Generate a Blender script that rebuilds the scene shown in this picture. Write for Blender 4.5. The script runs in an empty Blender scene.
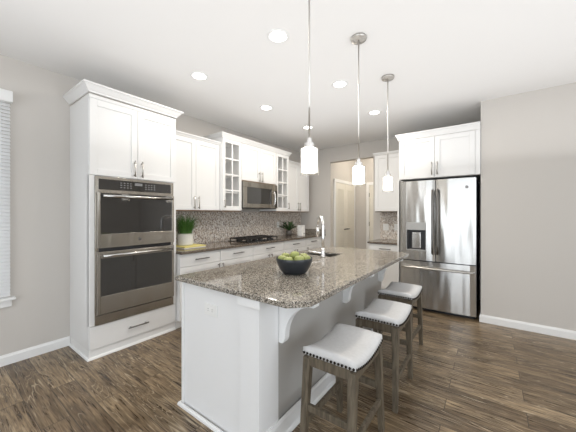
import bpy, bmesh, math, random
from mathutils import Vector, Matrix

sc = bpy.context.scene
C = sc.collection
R = math.radians

# ------------------------------------------------------------------ camera
cam_d = bpy.data.cameras.new('camera')
cam = bpy.data.objects.new('camera', cam_d)
C.objects.link(cam)
cam.location = (3.46, 0.0, 1.34)
cam.rotation_euler = (R(90), 0, R(36.38))
cam_d.sensor_width = 36.0
cam_d.lens = 273.5 / 576 * 36
cam_d.shift_y = -2 / 576
cam_d.clip_start = 0.05
sc.camera = cam

# ------------------------------------------------------------------ world, daylight, exposure
sc.view_settings.view_transform = 'Standard'
sc.view_settings.look = 'None'
sc.view_settings.gamma = 1
sc.view_settings.use_curve_mapping = False
sc.view_settings.exposure = 0.04

w = bpy.data.worlds.new('sky')
sc.world = w
w.use_nodes = True
wn = w.node_tree
bg = wn.nodes['Background']
bg.inputs['Color'].default_value = (0.86, 0.93, 1.0, 1)
bg.inputs['Strength'].default_value = 2.2


def area(name, loc, rot, sx, sy, power, col):
    l = bpy.data.lights.new(name, 'AREA')
    l.shape = 'RECTANGLE'
    l.size, l.size_y = sx, sy
    l.energy = power
    l.color = col
    o = bpy.data.objects.new(name, l)
    C.objects.link(o)
    o.location = loc
    o.rotation_euler = rot
    return o


# daylight coming through the glazed openings behind and to the right of the camera
area('daylight_patio', (3.1, -3.52, 1.25), (R(90), 0, 0), 3.4, 2.1, 38, (0.88, 0.94, 1.0))
area('daylight_side', (6.42, 0.5, 1.45), (R(90), 0, R(90)), 3.4, 1.7, 26, (0.90, 0.95, 1.0))
# unseen upward fill light, added to brighten the ceiling; no fixture in the room
area('added_ceiling_fill', (3.45, 0.6, 1.95), (R(180), 0, 0), 5.4, 6.8, 70, (0.98, 0.985, 1.0))

# ------------------------------------------------------------------ materials
MATS = {}


def new_mat(name):
    m = bpy.data.materials.new(name)
    m.use_nodes = True
    nt = m.node_tree
    return m, nt, nt.nodes['Principled BSDF']


def mat(name, col, rough=0.5, metal=0.0, spec=0.5, emit=0.0, noise=0.0, nscale=6.0, trans=0.0, bump=0.0, bscale=80.0, coat=0.0):
    if name in MATS:
        return MATS[name]
    m, nt, p = new_mat(name)
    c = (*col, 1)
    p.inputs['Base Color'].default_value = c
    p.inputs['Roughness'].default_value = rough
    p.inputs['Metallic'].default_value = metal
    p.inputs['Specular IOR Level'].default_value = spec
    p.inputs['Transmission Weight'].default_value = trans
    p.inputs['Coat Weight'].default_value = coat
    if emit:
        p.inputs['Emission Color'].default_value = c
        p.inputs['Emission Strength'].default_value = emit
    tc = nt.nodes.new('ShaderNodeTexCoord')
    if noise:
        n = nt.nodes.new('ShaderNodeTexNoise')
        n.inputs['Scale'].default_value = nscale
        n.inputs['Detail'].default_value = 4
        nt.links.new(tc.outputs['Object'], n.inputs['Vector'])
        mx = nt.nodes.new('ShaderNodeMixRGB')
        mx.inputs[1].default_value = tuple(max(0, v * (1 - noise)) for v in col) + (1,)
        mx.inputs[2].default_value = tuple(min(1, v * (1 + noise)) for v in col) + (1,)
        nt.links.new(n.outputs['Fac'], mx.inputs[0])
        nt.links.new(mx.outputs[0], p.inputs['Base Color'])
    if bump:
        n = nt.nodes.new('ShaderNodeTexNoise')
        n.inputs['Scale'].default_value = bscale
        n.inputs['Detail'].default_value = 3
        nt.links.new(tc.outputs['Object'], n.inputs['Vector'])
        b = nt.nodes.new('ShaderNodeBump')
        b.inputs['Strength'].default_value = bump
        b.inputs['Distance'].default_value = 0.002
        nt.links.new(n.outputs['Fac'], b.inputs['Height'])
        nt.links.new(b.outputs[0], p.inputs['Normal'])
    MATS[name] = m
    return m


def ramp(nt, stops, interp='LINEAR'):
    r = nt.nodes.new('ShaderNodeValToRGB')
    r.color_ramp.interpolation = interp
    e = r.color_ramp.elements
    while len(e) < len(stops):
        e.new(0.5)
    for el, (p, c) in zip(e, stops):
        el.position = p
        el.color = (*c, 1)
    return r


def mapping(nt, scale, out='Object'):
    tc = nt.nodes.new('ShaderNodeTexCoord')
    mp = nt.nodes.new('ShaderNodeMapping')
    mp.inputs['Scale'].default_value = scale
    nt.links.new(tc.outputs[out], mp.inputs['Vector'])
    return mp


def granite(name, stops, rough):
    m, nt, p = new_mat(name)
    mp = mapping(nt, (1, 1, 1))
    v = nt.nodes.new('ShaderNodeTexVoronoi')
    v.inputs['Scale'].default_value = 200
    nt.links.new(mp.outputs[0], v.inputs['Vector'])
    sep = nt.nodes.new('ShaderNodeSeparateColor')
    nt.links.new(v.outputs['Color'], sep.inputs[0])
    n = nt.nodes.new('ShaderNodeTexNoise')
    n.inputs['Scale'].default_value = 55
    n.inputs['Detail'].default_value = 5
    nt.links.new(mp.outputs[0], n.inputs['Vector'])
    mx = nt.nodes.new('ShaderNodeMath')
    mx.operation = 'MULTIPLY_ADD'
    nt.links.new(sep.outputs[0], mx.inputs[0])
    mx.inputs[1].default_value = 0.80
    ad = nt.nodes.new('ShaderNodeMath')
    ad.operation = 'MULTIPLY'
    nt.links.new(n.outputs['Fac'], ad.inputs[0])
    ad.inputs[1].default_value = 0.20
    nt.links.new(ad.outputs[0], mx.inputs[2])
    r = ramp(nt, stops)
    nt.links.new(mx.outputs[0], r.inputs[0])
    nt.links.new(r.outputs[0], p.inputs['Base Color'])
    p.inputs['Roughness'].default_value = rough
    return m


def wood_floor():
    m, nt, p = new_mat('rustic_plank_floor')
    L = nt.links.new
    mp = mapping(nt, (1, 1, 1))
    br = nt.nodes.new('ShaderNodeTexBrick')
    br.offset = 0.37
    br.offset_frequency = 2
    br.inputs['Color1'].default_value = (0, 0, 0, 1)
    br.inputs['Color2'].default_value = (1, 1, 1, 1)
    br.inputs['Mortar'].default_value = (0.5, 0.5, 0.5, 1)
    br.inputs['Scale'].default_value = 1.0
    br.inputs['Mortar Size'].default_value = 0.0022
    br.inputs['Mortar Smooth'].default_value = 0.3
    br.inputs['Bias'].default_value = 0.0
    br.inputs['Brick Width'].default_value = 1.22
    br.inputs['Row Height'].default_value = 0.152
    L(mp.outputs[0], br.inputs['Vector'])
    # grain coordinates shifted by a random amount on every plank
    comb = nt.nodes.new('ShaderNodeCombineXYZ')
    sep = nt.nodes.new('ShaderNodeSeparateColor')
    L(br.outputs['Color'], sep.inputs[0])
    ml = nt.nodes.new('ShaderNodeMath'); ml.operation = 'MULTIPLY'
    L(sep.outputs[0], ml.inputs[0]); ml.inputs[1].default_value = 37.0
    L(ml.outputs[0], comb.inputs[2])
    add = nt.nodes.new('ShaderNodeVectorMath'); add.operation = 'ADD'
    L(mp.outputs[0], add.inputs[0]); L(comb.outputs[0], add.inputs[1])
    def noise(scale_vec, scale, detail, dist, rough=0.6):
        mm = nt.nodes.new('ShaderNodeMapping')
        mm.inputs['Scale'].default_value = scale_vec
        L(add.outputs[0], mm.inputs['Vector'])
        n = nt.nodes.new('ShaderNodeTexNoise')
        n.inputs['Scale'].default_value = scale
        n.inputs['Detail'].default_value = detail
        n.inputs['Distortion'].default_value = dist
        n.inputs['Roughness'].default_value = rough
        L(mm.outputs[0], n.inputs['Vector'])
        return n
    fine = noise((2.2, 34, 1), 2.2, 6, 0.6, 0.68)
    patch = noise((1.1, 4.5, 1), 1.8, 4, 0.8)
    r1 = ramp(nt, [(0.30, (0.035, 0.023, 0.015)), (0.46, (0.165, 0.118, 0.070)), (0.62, (0.34, 0.262, 0.165)), (0.80, (0.48, 0.395, 0.275))])
    L(fine.outputs['Fac'], r1.inputs[0])
    r2 = ramp(nt, [(0.30, (0.50, 0.44, 0.38)), (0.55, (0.95, 0.93, 0.92)), (0.75, (1.35, 1.32, 1.28))])
    L(patch.outputs['Fac'], r2.inputs[0])
    m1 = nt.nodes.new('ShaderNodeMixRGB'); m1.blend_type = 'MULTIPLY'; m1.inputs[0].default_value = 1
    L(r1.outputs[0], m1.inputs[1]); L(r2.outputs[0], m1.inputs[2])
    # plank-to-plank tone
    r3 = ramp(nt, [(0.0, (0.62, 0.58, 0.55)), (0.5, (0.95, 0.93, 0.90)), (1.0, (1.25, 1.25, 1.25))])
    L(sep.outputs[0], r3.inputs[0])
    m2 = nt.nodes.new('ShaderNodeMixRGB'); m2.blend_type = 'MULTIPLY'; m2.inputs[0].default_value = 1
    L(m1.outputs[0], m2.inputs[1]); L(r3.outputs[0], m2.inputs[2])
    # swirling cathedral grain lines, pale and dark
    mw = nt.nodes.new('ShaderNodeMapping')
    mw.inputs['Scale'].default_value = (0.42, 4.6, 1)
    L(add.outputs[0], mw.inputs['Vector'])
    wv = nt.nodes.new('ShaderNodeTexNoise')
    wv.inputs['Scale'].default_value = 2.4
    wv.inputs['Detail'].default_value = 2.5
    wv.inputs['Distortion'].default_value = 0.7
    L(mw.outputs[0], wv.inputs['Vector'])
    mu = nt.nodes.new('ShaderNodeMath'); mu.operation = 'MULTIPLY'
    L(wv.outputs['Fac'], mu.inputs[0]); mu.inputs[1].default_value = 15.0
    fr = nt.nodes.new('ShaderNodeMath'); fr.operation = 'FRACT'
    L(mu.outputs[0], fr.inputs[0])
    rw = ramp(nt, [(0.0, (0, 0, 0)), (0.78, (0, 0, 0)), (0.88, (1, 1, 1)), (0.97, (0, 0, 0))])
    L(fr.outputs[0], rw.inputs[0])
    pm = noise((1.3, 5, 1), 1.3, 3, 0.3)
    rp = ramp(nt, [(0.38, (0, 0, 0)), (0.60, (0.75, 0.75, 0.75))])
    L(pm.outputs['Fac'], rp.inputs[0])
    mk = nt.nodes.new('ShaderNodeMath'); mk.operation = 'MULTIPLY'
    L(rw.outputs[0], mk.inputs[0]); L(rp.outputs[0], mk.inputs[1])
    m3 = nt.nodes.new('ShaderNodeMixRGB')
    L(mk.outputs[0], m3.inputs[0]); L(m2.outputs[0], m3.inputs[1])
    m3.inputs[2].default_value = (0.60, 0.50, 0.36, 1)
    # seams
    m4 = nt.nodes.new('ShaderNodeMixRGB')
    L(br.outputs['Fac'], m4.inputs[0]); L(m3.outputs[0], m4.inputs[1])
    m4.inputs[2].default_value = (0.03, 0.02, 0.013, 1)
    L(m4.outputs[0], p.inputs['Base Color'])
    rr = ramp(nt, [(0.3, (0.24,) * 3), (0.8, (0.42,) * 3)])
    L(fine.outputs['Fac'], rr.inputs[0])
    L(rr.outputs[0], p.inputs['Roughness'])
    b = nt.nodes.new('ShaderNodeBump')
    b.inputs['Strength'].default_value = 0.35
    b.inputs['Distance'].default_value = 0.003
    L(fine.outputs['Fac'], b.inputs['Height'])
    L(b.outputs[0], p.inputs['Normal'])
    return m


def mosaic():
    m, nt, p = new_mat('stone_chip_mosaic')
    L = nt.links.new
    mp = mapping(nt, (95, 95, 55))
    v = nt.nodes.new('ShaderNodeTexVoronoi')
    v.inputs['Scale'].default_value = 1
    v.inputs['Randomness'].default_value = 0.75
    L(mp.outputs[0], v.inputs['Vector'])
    sep = nt.nodes.new('ShaderNodeSeparateColor')
    L(v.outputs['Color'], sep.inputs[0])
    r = ramp(nt, [(0.0, (0.26, 0.205, 0.17)), (0.16, (0.52, 0.43, 0.35)), (0.36, (0.72, 0.66, 0.60)),
                  (0.60, (0.85, 0.79, 0.73)), (0.76, (0.92, 0.90, 0.87)), (0.92, (0.64, 0.55, 0.46))], 'CONSTANT')
    L(sep.outputs[0], r.inputs[0])
    d = nt.nodes.new('ShaderNodeTexVoronoi')
    d.feature = 'DISTANCE_TO_EDGE'
    d.inputs['Scale'].default_value = 1
    d.inputs['Randomness'].default_value = 0.75
    L(mp.outputs[0], d.inputs['Vector'])
    g = ramp(nt, [(0.0, (1, 1, 1)), (0.07, (0, 0, 0))])
    L(d.outputs['Distance'], g.inputs[0])
    mx = nt.nodes.new('ShaderNodeMixRGB')
    L(g.outputs[0], mx.inputs[0]); L(r.outputs[0], mx.inputs[1])
    mx.inputs[2].default_value = (0.60, 0.55, 0.49, 1)
    L(mx.outputs[0], p.inputs['Base Color'])
    p.inputs['Roughness'].default_value = 0.25
    return m


def stainless(name, col, rough, warp):
    m, nt, p = new_mat(name)
    L = nt.links.new
    p.inputs['Base Color'].default_value = (*col, 1)
    p.inputs['Metallic'].default_value = 1.0
    p.inputs['Roughness'].default_value = rough
    p.inputs['Anisotropic'].default_value = 0.75
    p.inputs['Anisotropic Rotation'].default_value = 0.25
    tg = nt.nodes.new('ShaderNodeTangent')
    tg.direction_type = 'RADIAL'
    tg.axis = 'Z'
    L(tg.outputs[0], p.inputs['Tangent'])
    mp = mapping(nt, (5.0, 5.0, 0.9))
    n = nt.nodes.new('ShaderNodeTexNoise')
    n.inputs['Scale'].default_value = 1.2
    n.inputs['Detail'].default_value = 1
    L(mp.outputs[0], n.inputs['Vector'])
    b = nt.nodes.new('ShaderNodeBump')
    b.inputs['Strength'].default_value = warp
    b.inputs['Distance'].default_value = 0.03
    L(n.outputs['Fac'], b.inputs['Height'])
    L(b.outputs[0], p.inputs['Normal'])
    return m


def grained_wood(name, dark, light):
    m, nt, p = new_mat(name)
    L = nt.links.new
    mp = mapping(nt, (38, 38, 5))
    n = nt.nodes.new('ShaderNodeTexNoise')
    n.inputs['Scale'].default_value = 1.6
    n.inputs['Detail'].default_value = 5
    n.inputs['Distortion'].default_value = 0.5
    L(mp.outputs[0], n.inputs['Vector'])
    r = ramp(nt, [(0.3, dark), (0.7, light)])
    L(n.outputs['Fac'], r.inputs[0])
    L(r.outputs[0], p.inputs['Base Color'])
    p.inputs['Roughness'].default_value = 0.5
    return m


WALL = mat('greige_wall_paint', (0.615, 0.585, 0.548), 0.85, spec=0.2, bump=0.08, bscale=260)
CEIL = mat('flat_ceiling_paint', (0.88, 0.875, 0.865), 0.9, spec=0.1, bump=0.05, bscale=200)
TRIM = mat('white_trim_paint', (0.86, 0.86, 0.85), 0.45)
CAB = mat('white_cabinet_lacquer', (0.80, 0.798, 0.79), 0.38)
CABIN = mat('cabinet_interior', (0.93, 0.925, 0.915), 0.5)
ISL = mat('white_island_paint', (0.86, 0.862, 0.86), 0.45)
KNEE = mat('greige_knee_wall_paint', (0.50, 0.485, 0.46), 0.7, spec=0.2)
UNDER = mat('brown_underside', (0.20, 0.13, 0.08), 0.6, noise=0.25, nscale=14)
DOORP = mat('cream_door_paint', (0.80, 0.77, 0.69), 0.45)
NICK = mat('brushed_nickel', (0.52, 0.50, 0.47), 0.28, 1.0)
DNICK = mat('dark_nickel', (0.20, 0.19, 0.18), 0.32, 1.0)
SATIN = mat('satin_stem_metal', (0.78, 0.76, 0.73), 0.4, 1.0)
CHROME = mat('chrome', (0.88, 0.87, 0.86), 0.22, 1.0)
STEEL = stainless('stainless_front', (0.56, 0.55, 0.53), 0.25, 0.6)
OSTEEL = stainless('oven_stainless', (0.42, 0.395, 0.355), 0.24, 0.5)
BLACKG = mat('black_glass', (0.018, 0.017, 0.016), 0.06, spec=0.9, coat=0.6)
BLACK = mat('black_plastic', (0.02, 0.02, 0.022), 0.4)
IRON = mat('cast_iron', (0.018, 0.016, 0.015), 0.55)
GREYP = mat('grey_plastic', (0.42, 0.42, 0.41), 0.35)
BTN = mat('pale_key_print', (0.20, 0.20, 0.205), 0.5)
FLOOR = wood_floor()
GRAN = granite('speckled_granite', [(0.17, (0.030, 0.027, 0.024)), (0.30, (0.125, 0.110, 0.092)), (0.44, (0.235, 0.207, 0.172)),
                                    (0.62, (0.325, 0.290, 0.240)), (0.80, (0.52, 0.48, 0.42))], 0.07)
GRAND = granite('dark_granite', [(0.12, (0.015, 0.012, 0.010)), (0.35, (0.075, 0.055, 0.042)), (0.65, (0.17, 0.135, 0.105)), (0.9, (0.36, 0.31, 0.26))], 0.10)
MOS = mosaic()
STOOLW = grained_wood('weathered_stool_wood', (0.070, 0.055, 0.038), (0.175, 0.145, 0.102))
LINEN = mat('pale_linen', (0.66, 0.655, 0.65), 0.9, spec=0.1, noise=0.10, nscale=55, bump=0.3, bscale=420)
NAIL = mat('dark_bronze_nail', (0.03, 0.025, 0.02), 0.35, 0.7)
SHADE = mat('lit_opal_glass', (1.0, 0.95, 0.86), 0.4, emit=2.6)
LENS = mat('lit_downlight_lens', (1.0, 0.97, 0.92), 0.4, emit=6.0)
BOWL = mat('charcoal_bowl_glaze', (0.022, 0.026, 0.032), 0.33, noise=0.2, nscale=30)
APPLE = mat('green_apple_skin', (0.34, 0.37, 0.12), 0.35, noise=0.25, nscale=28)
STEM = mat('apple_stem', (0.10, 0.07, 0.03), 0.7)
LEAF = mat('grass_blade_green', (0.075, 0.20, 0.035), 0.5, noise=0.55, nscale=30)
LEAFD = mat('dark_leaf_green', (0.035, 0.085, 0.022), 0.45, noise=0.4, nscale=20)
POT = mat('ribbed_white_pot', (0.70, 0.70, 0.68), 0.6, noise=0.06, nscale=40)
POTG = mat('smoky_pot', (0.12, 0.11, 0.10), 0.4)
TOWEL = mat('yellow_cloth', (0.66, 0.58, 0.22), 0.9, noise=0.2, nscale=30)
TOWELW = mat('white_cloth', (0.72, 0.70, 0.62), 0.9, noise=0.1, nscale=30)
CERAM = mat('white_ceramic', (0.85, 0.84, 0.82), 0.3)
PLATE = mat('outlet_plastic', (0.88, 0.88, 0.86), 0.35)
SLOT = mat('outlet_slot', (0.10, 0.10, 0.10), 0.6)
GLASS, _nt, _p = new_mat('clear_glass')
_tr = _nt.nodes.new('ShaderNodeBsdfTransparent')
_gl = _nt.nodes.new('ShaderNodeBsdfGlossy')
_gl.inputs['Roughness'].default_value = 0.03
_fr = _nt.nodes.new('ShaderNodeFresnel')
_fr.inputs['IOR'].default_value = 1.5
_mx = _nt.nodes.new('ShaderNodeMixShader')
_ge = _nt.nodes.new('ShaderNodeNewGeometry')
_sb = _nt.nodes.new('ShaderNodeMath')
_sb.operation = 'SUBTRACT'
_sb.use_clamp = True
_nt.links.new(_fr.outputs[0], _sb.inputs[0])
_nt.links.new(_ge.outputs['Backfacing'], _sb.inputs[1])
_nt.links.new(_sb.outputs[0], _mx.inputs[0])
_nt.links.new(_tr.outputs[0], _mx.inputs[1])
_nt.links.new(_gl.outputs[0], _mx.inputs[2])
_nt.links.new(_mx.outputs[0], _nt.nodes['Material Output'].inputs['Surface'])
_nt.nodes.remove(_p)
SLAT, _nt2, _p2 = new_mat('white_blind_slat')
_p2.inputs['Base Color'].default_value = (0.92, 0.92, 0.92, 1)
_p2.inputs['Roughness'].default_value = 0.5
_tl = _nt2.nodes.new('ShaderNodeBsdfTranslucent')
_tl.inputs['Color'].default_value = (0.95, 0.95, 0.95, 1)
_m2 = _nt2.nodes.new('ShaderNodeMixShader')
_m2.inputs[0].default_value = 0.35
_nt2.links.new(_p2.outputs[0], _m2.inputs[1])
_nt2.links.new(_tl.outputs[0], _m2.inputs[2])
_nt2.links.new(_m2.outputs[0], _nt2.nodes['Material Output'].inputs['Surface'])

# ------------------------------------------------------------------ geometry helpers


def wpos(o):
    v = Vector((0, 0, 0))
    while o is not None:
        v += o.location
        o = o.parent
    return v


def BM():
    return bmesh.new()


def obj(name, bm, m, parent=None, bevel=0.0, smooth=False, seg=2, origin=None):
    """link a bmesh drawn in world coordinates as ONE mesh object"""
    off = wpos(parent) if parent is not None else Vector(origin or (0, 0, 0))
    if off.length:
        bmesh.ops.translate(bm, verts=bm.verts, vec=-off)
    bmesh.ops.recalc_face_normals(bm, faces=bm.faces)
    me = bpy.data.meshes.new(name)
    bm.to_mesh(me)
    bm.free()
    me.materials.append(m)
    if smooth:
        for f in me.polygons:
            f.use_smooth = True
    o = bpy.data.objects.new(name, me)
    C.objects.link(o)
    if parent is not None:
        o.parent = parent
    elif origin:
        o.location = origin
    if bevel:
        b = o.modifiers.new('bevel', 'BEVEL')
        b.width = bevel
        b.segments = seg
        b.limit_method = 'ANGLE'
        b.angle_limit = R(40)
    return o


def tag(o, label=None, cat=None, group=None, kind=None):
    if label: o['label'] = label
    if cat: o['category'] = cat
    if group: o['group'] = group
    if kind: o['kind'] = kind
    return o


def thing(name, label, cat, loc=(0, 0, 0), group=None, kind=None):
    o = bpy.data.objects.new(name, None)
    o.empty_display_size = 0.1
    C.objects.link(o)
    o.location = loc
    return tag(o, label, cat, group, kind)


def dup(root, loc, rotz=0.0, label=None, group=None):
    r = root.copy()
    C.objects.link(r)
    r.location = loc
    r.rotation_euler = (0, 0, rotz)
    if label: r['label'] = label
    if group: r['group'] = group
    for ch in list(root.children):
        c = ch.copy()
        C.objects.link(c)
        c.parent = r
        for g in list(ch.children):
            d = g.copy()
            C.objects.link(d)
            d.parent = c
    return r


def box(bm, x0, x1, y0, y1, z0, z1):
    vs = [bm.verts.new((x, y, z)) for x in (x0, x1) for y in (y0, y1) for z in (z0, z1)]
    for f in ((0, 1, 3, 2), (4, 6, 7, 5), (0, 4, 5, 1), (2, 3, 7, 6), (0, 2, 6, 4), (1, 5, 7, 3)):
        bm.faces.new([vs[i] for i in f])
    return bm


def bx(*a):
    return box(BM(), *a)


def hexa(bm, lo, hi):
    """tapered post: lo and hi are lists of four points each"""
    a = [bm.verts.new(p) for p in lo]
    b = [bm.verts.new(p) for p in hi]
    bm.faces.new(a[::-1])
    bm.faces.new(b)
    for i in range(4):
        bm.faces.new((a[i], a[(i + 1) % 4], b[(i + 1) % 4], b[i]))
    return bm


def lathe(bm, prof, cx, cy, z0=0.0, n=32, closed=False):
    rings = []
    for r, z in prof:
        if r < 1e-6:
            rings.append([bm.verts.new((cx, cy, z0 + z))])
        else:
            rings.append([bm.verts.new((cx + r * math.cos(2 * math.pi * k / n), cy + r * math.sin(2 * math.pi * k / n), z0 + z)) for k in range(n)])
    pairs = list(zip(rings, rings[1:]))
    if closed:
        pairs.append((rings[-1], rings[0]))
    for a, b in pairs:
        if len(a) == 1 and len(b) == 1:
            continue
        for k in range(n):
            k2 = (k + 1) % n
            if len(a) == 1:
                bm.faces.new((a[0], b[k], b[k2]))
            elif len(b) == 1:
                bm.faces.new((a[k], a[k2], b[0]))
            else:
                bm.faces.new((a[k], a[k2], b[k2], b[k]))
    return bm


def tube(bm, pts, r, n=10, caps=True):
    pts = [Vector(p) for p in pts]
    rs = r if isinstance(r, (list, tuple)) else [r] * len(pts)
    rings = []
    prev = None
    for i, p in enumerate(pts):
        t = (pts[min(i + 1, len(pts) - 1)] - pts[max(i - 1, 0)]).normalized()
        if prev is None:
            a = Vector((0, 0, 1)) if abs(t.z) < 0.9 else Vector((1, 0, 0))
            u = t.cross(a).normalized()
        else:
            u = (prev - t * prev.dot(t)).normalized()
        prev = u
        v = t.cross(u)
        rings.append([bm.verts.new(p + (u * math.cos(2 * math.pi * k / n) + v * math.sin(2 * math.pi * k / n)) * rs[i]) for k in range(n)])
    for a, b in zip(rings, rings[1:]):
        for k in range(n):
            bm.faces.new((a[k], a[(k + 1) % n], b[(k + 1) % n], b[k]))
    if caps:
        bm.faces.new(rings[0][::-1])
        bm.faces.new(rings[-1])
    return bm


def prism(bm, poly, fn, a, b):
    """extrude a 2-D polygon between two values; fn(u, v, t) -> point"""
    lo = [bm.verts.new(fn(u, v, a)) for u, v in poly]
    hi = [bm.verts.new(fn(u, v, b)) for u, v in poly]
    bm.faces.new(lo[::-1])
    bm.faces.new(hi)
    n = len(poly)
    for i in range(n):
        bm.faces.new((lo[i], lo[(i + 1) % n], hi[(i + 1) % n], hi[i]))
    return bm


def sweep(bm, path, prof):
    """closed profile [(out, z)] along an open xy path; out is to the right of travel, corners mitred"""
    P = [Vector((x, y)) for x, y in path]
    rings = []
    for i, p in enumerate(P):
        d0 = (P[i] - P[i - 1]).normalized() if i > 0 else None
        d1 = (P[i + 1] - P[i]).normalized() if i < len(P) - 1 else None
        n0 = Vector((d0.y, -d0.x)) if d0 else None
        n1 = Vector((d1.y, -d1.x)) if d1 else None
        if n0 and n1:
            mi = (n0 + n1).normalized()
            mi = mi / mi.dot(n0)
        else:
            mi = n0 or n1
        rings.append([bm.verts.new((p.x + mi.x * o, p.y + mi.y * o, z)) for o, z in prof])
    n = len(prof)
    for a, b in zip(rings, rings[1:]):
        for k in range(n):
            bm.faces.new((a[k], a[(k + 1) % n], b[(k + 1) % n], b[k]))
    bm.faces.new(rings[0][::-1])
    bm.faces.new(rings[-1])
    return bm


class Face:
    """a cabinet front: u runs along the wall, w out of it"""
    def __init__(s, kind, plane):
        s.k, s.p = kind, plane

    def pt(s, u, v, w):
        if s.k == 'X':
            return (s.p + w, u, v)       # looks towards +x, u = y
        if s.k == '-X':
            return (s.p - w, u, v)
        return (u, s.p - w, v)           # looks towards -y, u = x

    def box(s, bm, u0, u1, v0, v1, w0, w1):
        a, b = s.pt(u0, v0, w0), s.pt(u1, v1, w1)
        return box(bm, min(a[0], b[0]), max(a[0], b[0]), min(a[1], b[1]), max(a[1], b[1]), min(a[2], b[2]), max(a[2], b[2]))


def shaker(fc, u0, u1, v0, v1, t=0.02, st=0.06):
    bm = BM()
    fc.box(bm, u0, u0 + st, v0, v1, 0, t)
    fc.box(bm, u1 - st, u1, v0, v1, 0, t)
    fc.box(bm, u0 + st, u1 - st, v0, v0 + st, 0, t)
    fc.box(bm, u0 + st, u1 - st, v1 - st, v1, 0, t)
    fc.box(bm, u0 + st - .001, u1 - st + .001, v0 + st - .001, v1 - st + .001, 0, t - 0.009)
    return bm


def pull(fc, u, v, length, vertical, t=0.02, r=0.0068):
    """bar pull with two posts"""
    bm = BM()
    h = length / 2
    w = t + 0.028
    if vertical:
        tube(bm, [fc.pt(u, v - h, w), fc.pt(u, v + h, w)], r, 8)
        for s in (-1, 1):
            tube(bm, [fc.pt(u, v + s * h * .75, t), fc.pt(u, v + s * h * .75, w)], r * .9, 8)
    else:
        tube(bm, [fc.pt(u - h, v, w), fc.pt(u + h, v, w)], r, 8)
        for s in (-1, 1):
            tube(bm, [fc.pt(u + s * h * .75, v, t), fc.pt(u + s * h * .75, v, w)], r * .9, 8)
    return bm


CROWN = [(0, 0), (0.012, 0), (0.014, 0.018), (0.030, 0.040), (0.046, 0.066), (0.058, 0.082), (0.070, 0.088), (0.070, 0.108), (0, 0.108)]


def crown_prof(z, h=0.108, out=0.070):
    return [(o * out / 0.070, z + q * h / 0.108) for o, q in CROWN]


def add_door(parent, fc, u0, u1, v0, v1, hu=None, hv=None, hl=0.13, m=None, hm=None, st=0.06):
    d = obj('door', shaker(fc, u0, u1, v0, v1, st=st), m or CAB, parent, 0.0015)
    if hu is not None:
        obj('handle', pull(fc, hu, hv, hl, True), hm or NICK, d, smooth=True)
    return d


def add_drawer(parent, fc, u0, u1, v0, v1, hl=0.15, hm=None):
    bm = BM()
    fc.box(bm, u0, u1, v0, v1, 0, 0.02)
    d = obj('drawer', bm, CAB, parent, 0.002)
    obj('handle', pull(fc, (u0 + u1) / 2, (v0 + v1) / 2, hl, False), hm or DNICK, d, smooth=True)
    return d


# ------------------------------------------------------------------ the room
H = 2.743
YB = 5.20          # back wall of the kitchen
YR = 4.165         # face of the wall right of the refrigerator
XR = 3.372         # its corner
XE, YE = 6.5, -3.6


def struct(name, bm, m, label=None, cat=None, parent=None, bevel=0.0, **k):
    o = obj(name, bm, m, parent, bevel, **k)
    if parent is None:
        tag(o, label, cat, kind='structure')
    return o


struct('floor', bx(-0.1, XE + .1, YE - .1, 6.8, -0.06, 0), FLOOR, 'rustic brown wood plank floor running across the kitchen', 'floor')
struct('ceiling', bx(-0.1, XE + .1, YE - .1, 6.8, H, H + 0.06), CEIL, 'plain white painted ceiling over the kitchen', 'ceiling')
wy0, wy1, wz0, wz1 = -0.75, 0.45, 0.60, 2.36
bm = BM()
box(bm, -0.12, 0, YE, wy0, 0, H)
box(bm, -0.12, 0, wy1, 6.75, 0, H)
box(bm, -0.12, 0, wy0, wy1, 0, wz0)
box(bm, -0.12, 0, wy0, wy1, wz1, H)
struct('wall_left', bm, WALL, 'greige wall on the left behind the oven tower and cabinets', 'wall')
ox0, ox1, oz = 0.745, 1.665, 2.44
bm = BM()
box(bm, 0.0, ox0, YB, YB + 0.13, 0, H)
box(bm, ox1, XR + .12, YB, YB + 0.13, 0, H)
box(bm, ox0, ox1, YB, YB + 0.13, oz, H)
struct('wall_back', bm, WALL, 'greige back wall with an open doorway into the hall', 'wall')
bm = BM()
box(bm, XR, XE, YR, YR + 0.12, 0, H)
box(bm, XR, XR + .12, YR + .12, YB, 0, H)
struct('wall_right', bm, WALL, 'wide greige wall right of the refrigerator', 'wall')
bm = BM()                                      # far side of the room, with a wide window
box(bm, XE, XE + .1, YE, -1.3, 0, H)
box(bm, XE, XE + .1, 2.3, YR, 0, H)
box(bm, XE, XE + .1, -1.3, 2.3, 0, 0.55)
box(bm, XE, XE + .1, -1.3, 2.3, 2.35, H)
struct('wall_east', bm, WALL, 'greige wall behind the camera on the right, with wide window', 'wall')
bm = BM()                                      # wall behind the camera with patio glazing
box(bm, 0, 1.35, YE - .1, YE, 0, H)
box(bm, 4.85, XE, YE - .1, YE, 0, H)
box(bm, 1.35, 4.85, YE - .1, YE, 2.35, H)
struct('wall_rear', bm, WALL, 'greige wall behind the camera with the patio opening', 'wall')
# hall beyond the doorway
bm = BM()
box(bm, 0.62, 0.74, YB + .131, 6.55, 0, H)
box(bm, 0.62, 2.6, 6.55, 6.67, 0, H)
box(bm, 2.5, 2.6, YB + .131, 6.55, 0, H)
struct('wall_hall', bm, WALL, 'greige hall walls seen through the doorway', 'wall')

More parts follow.
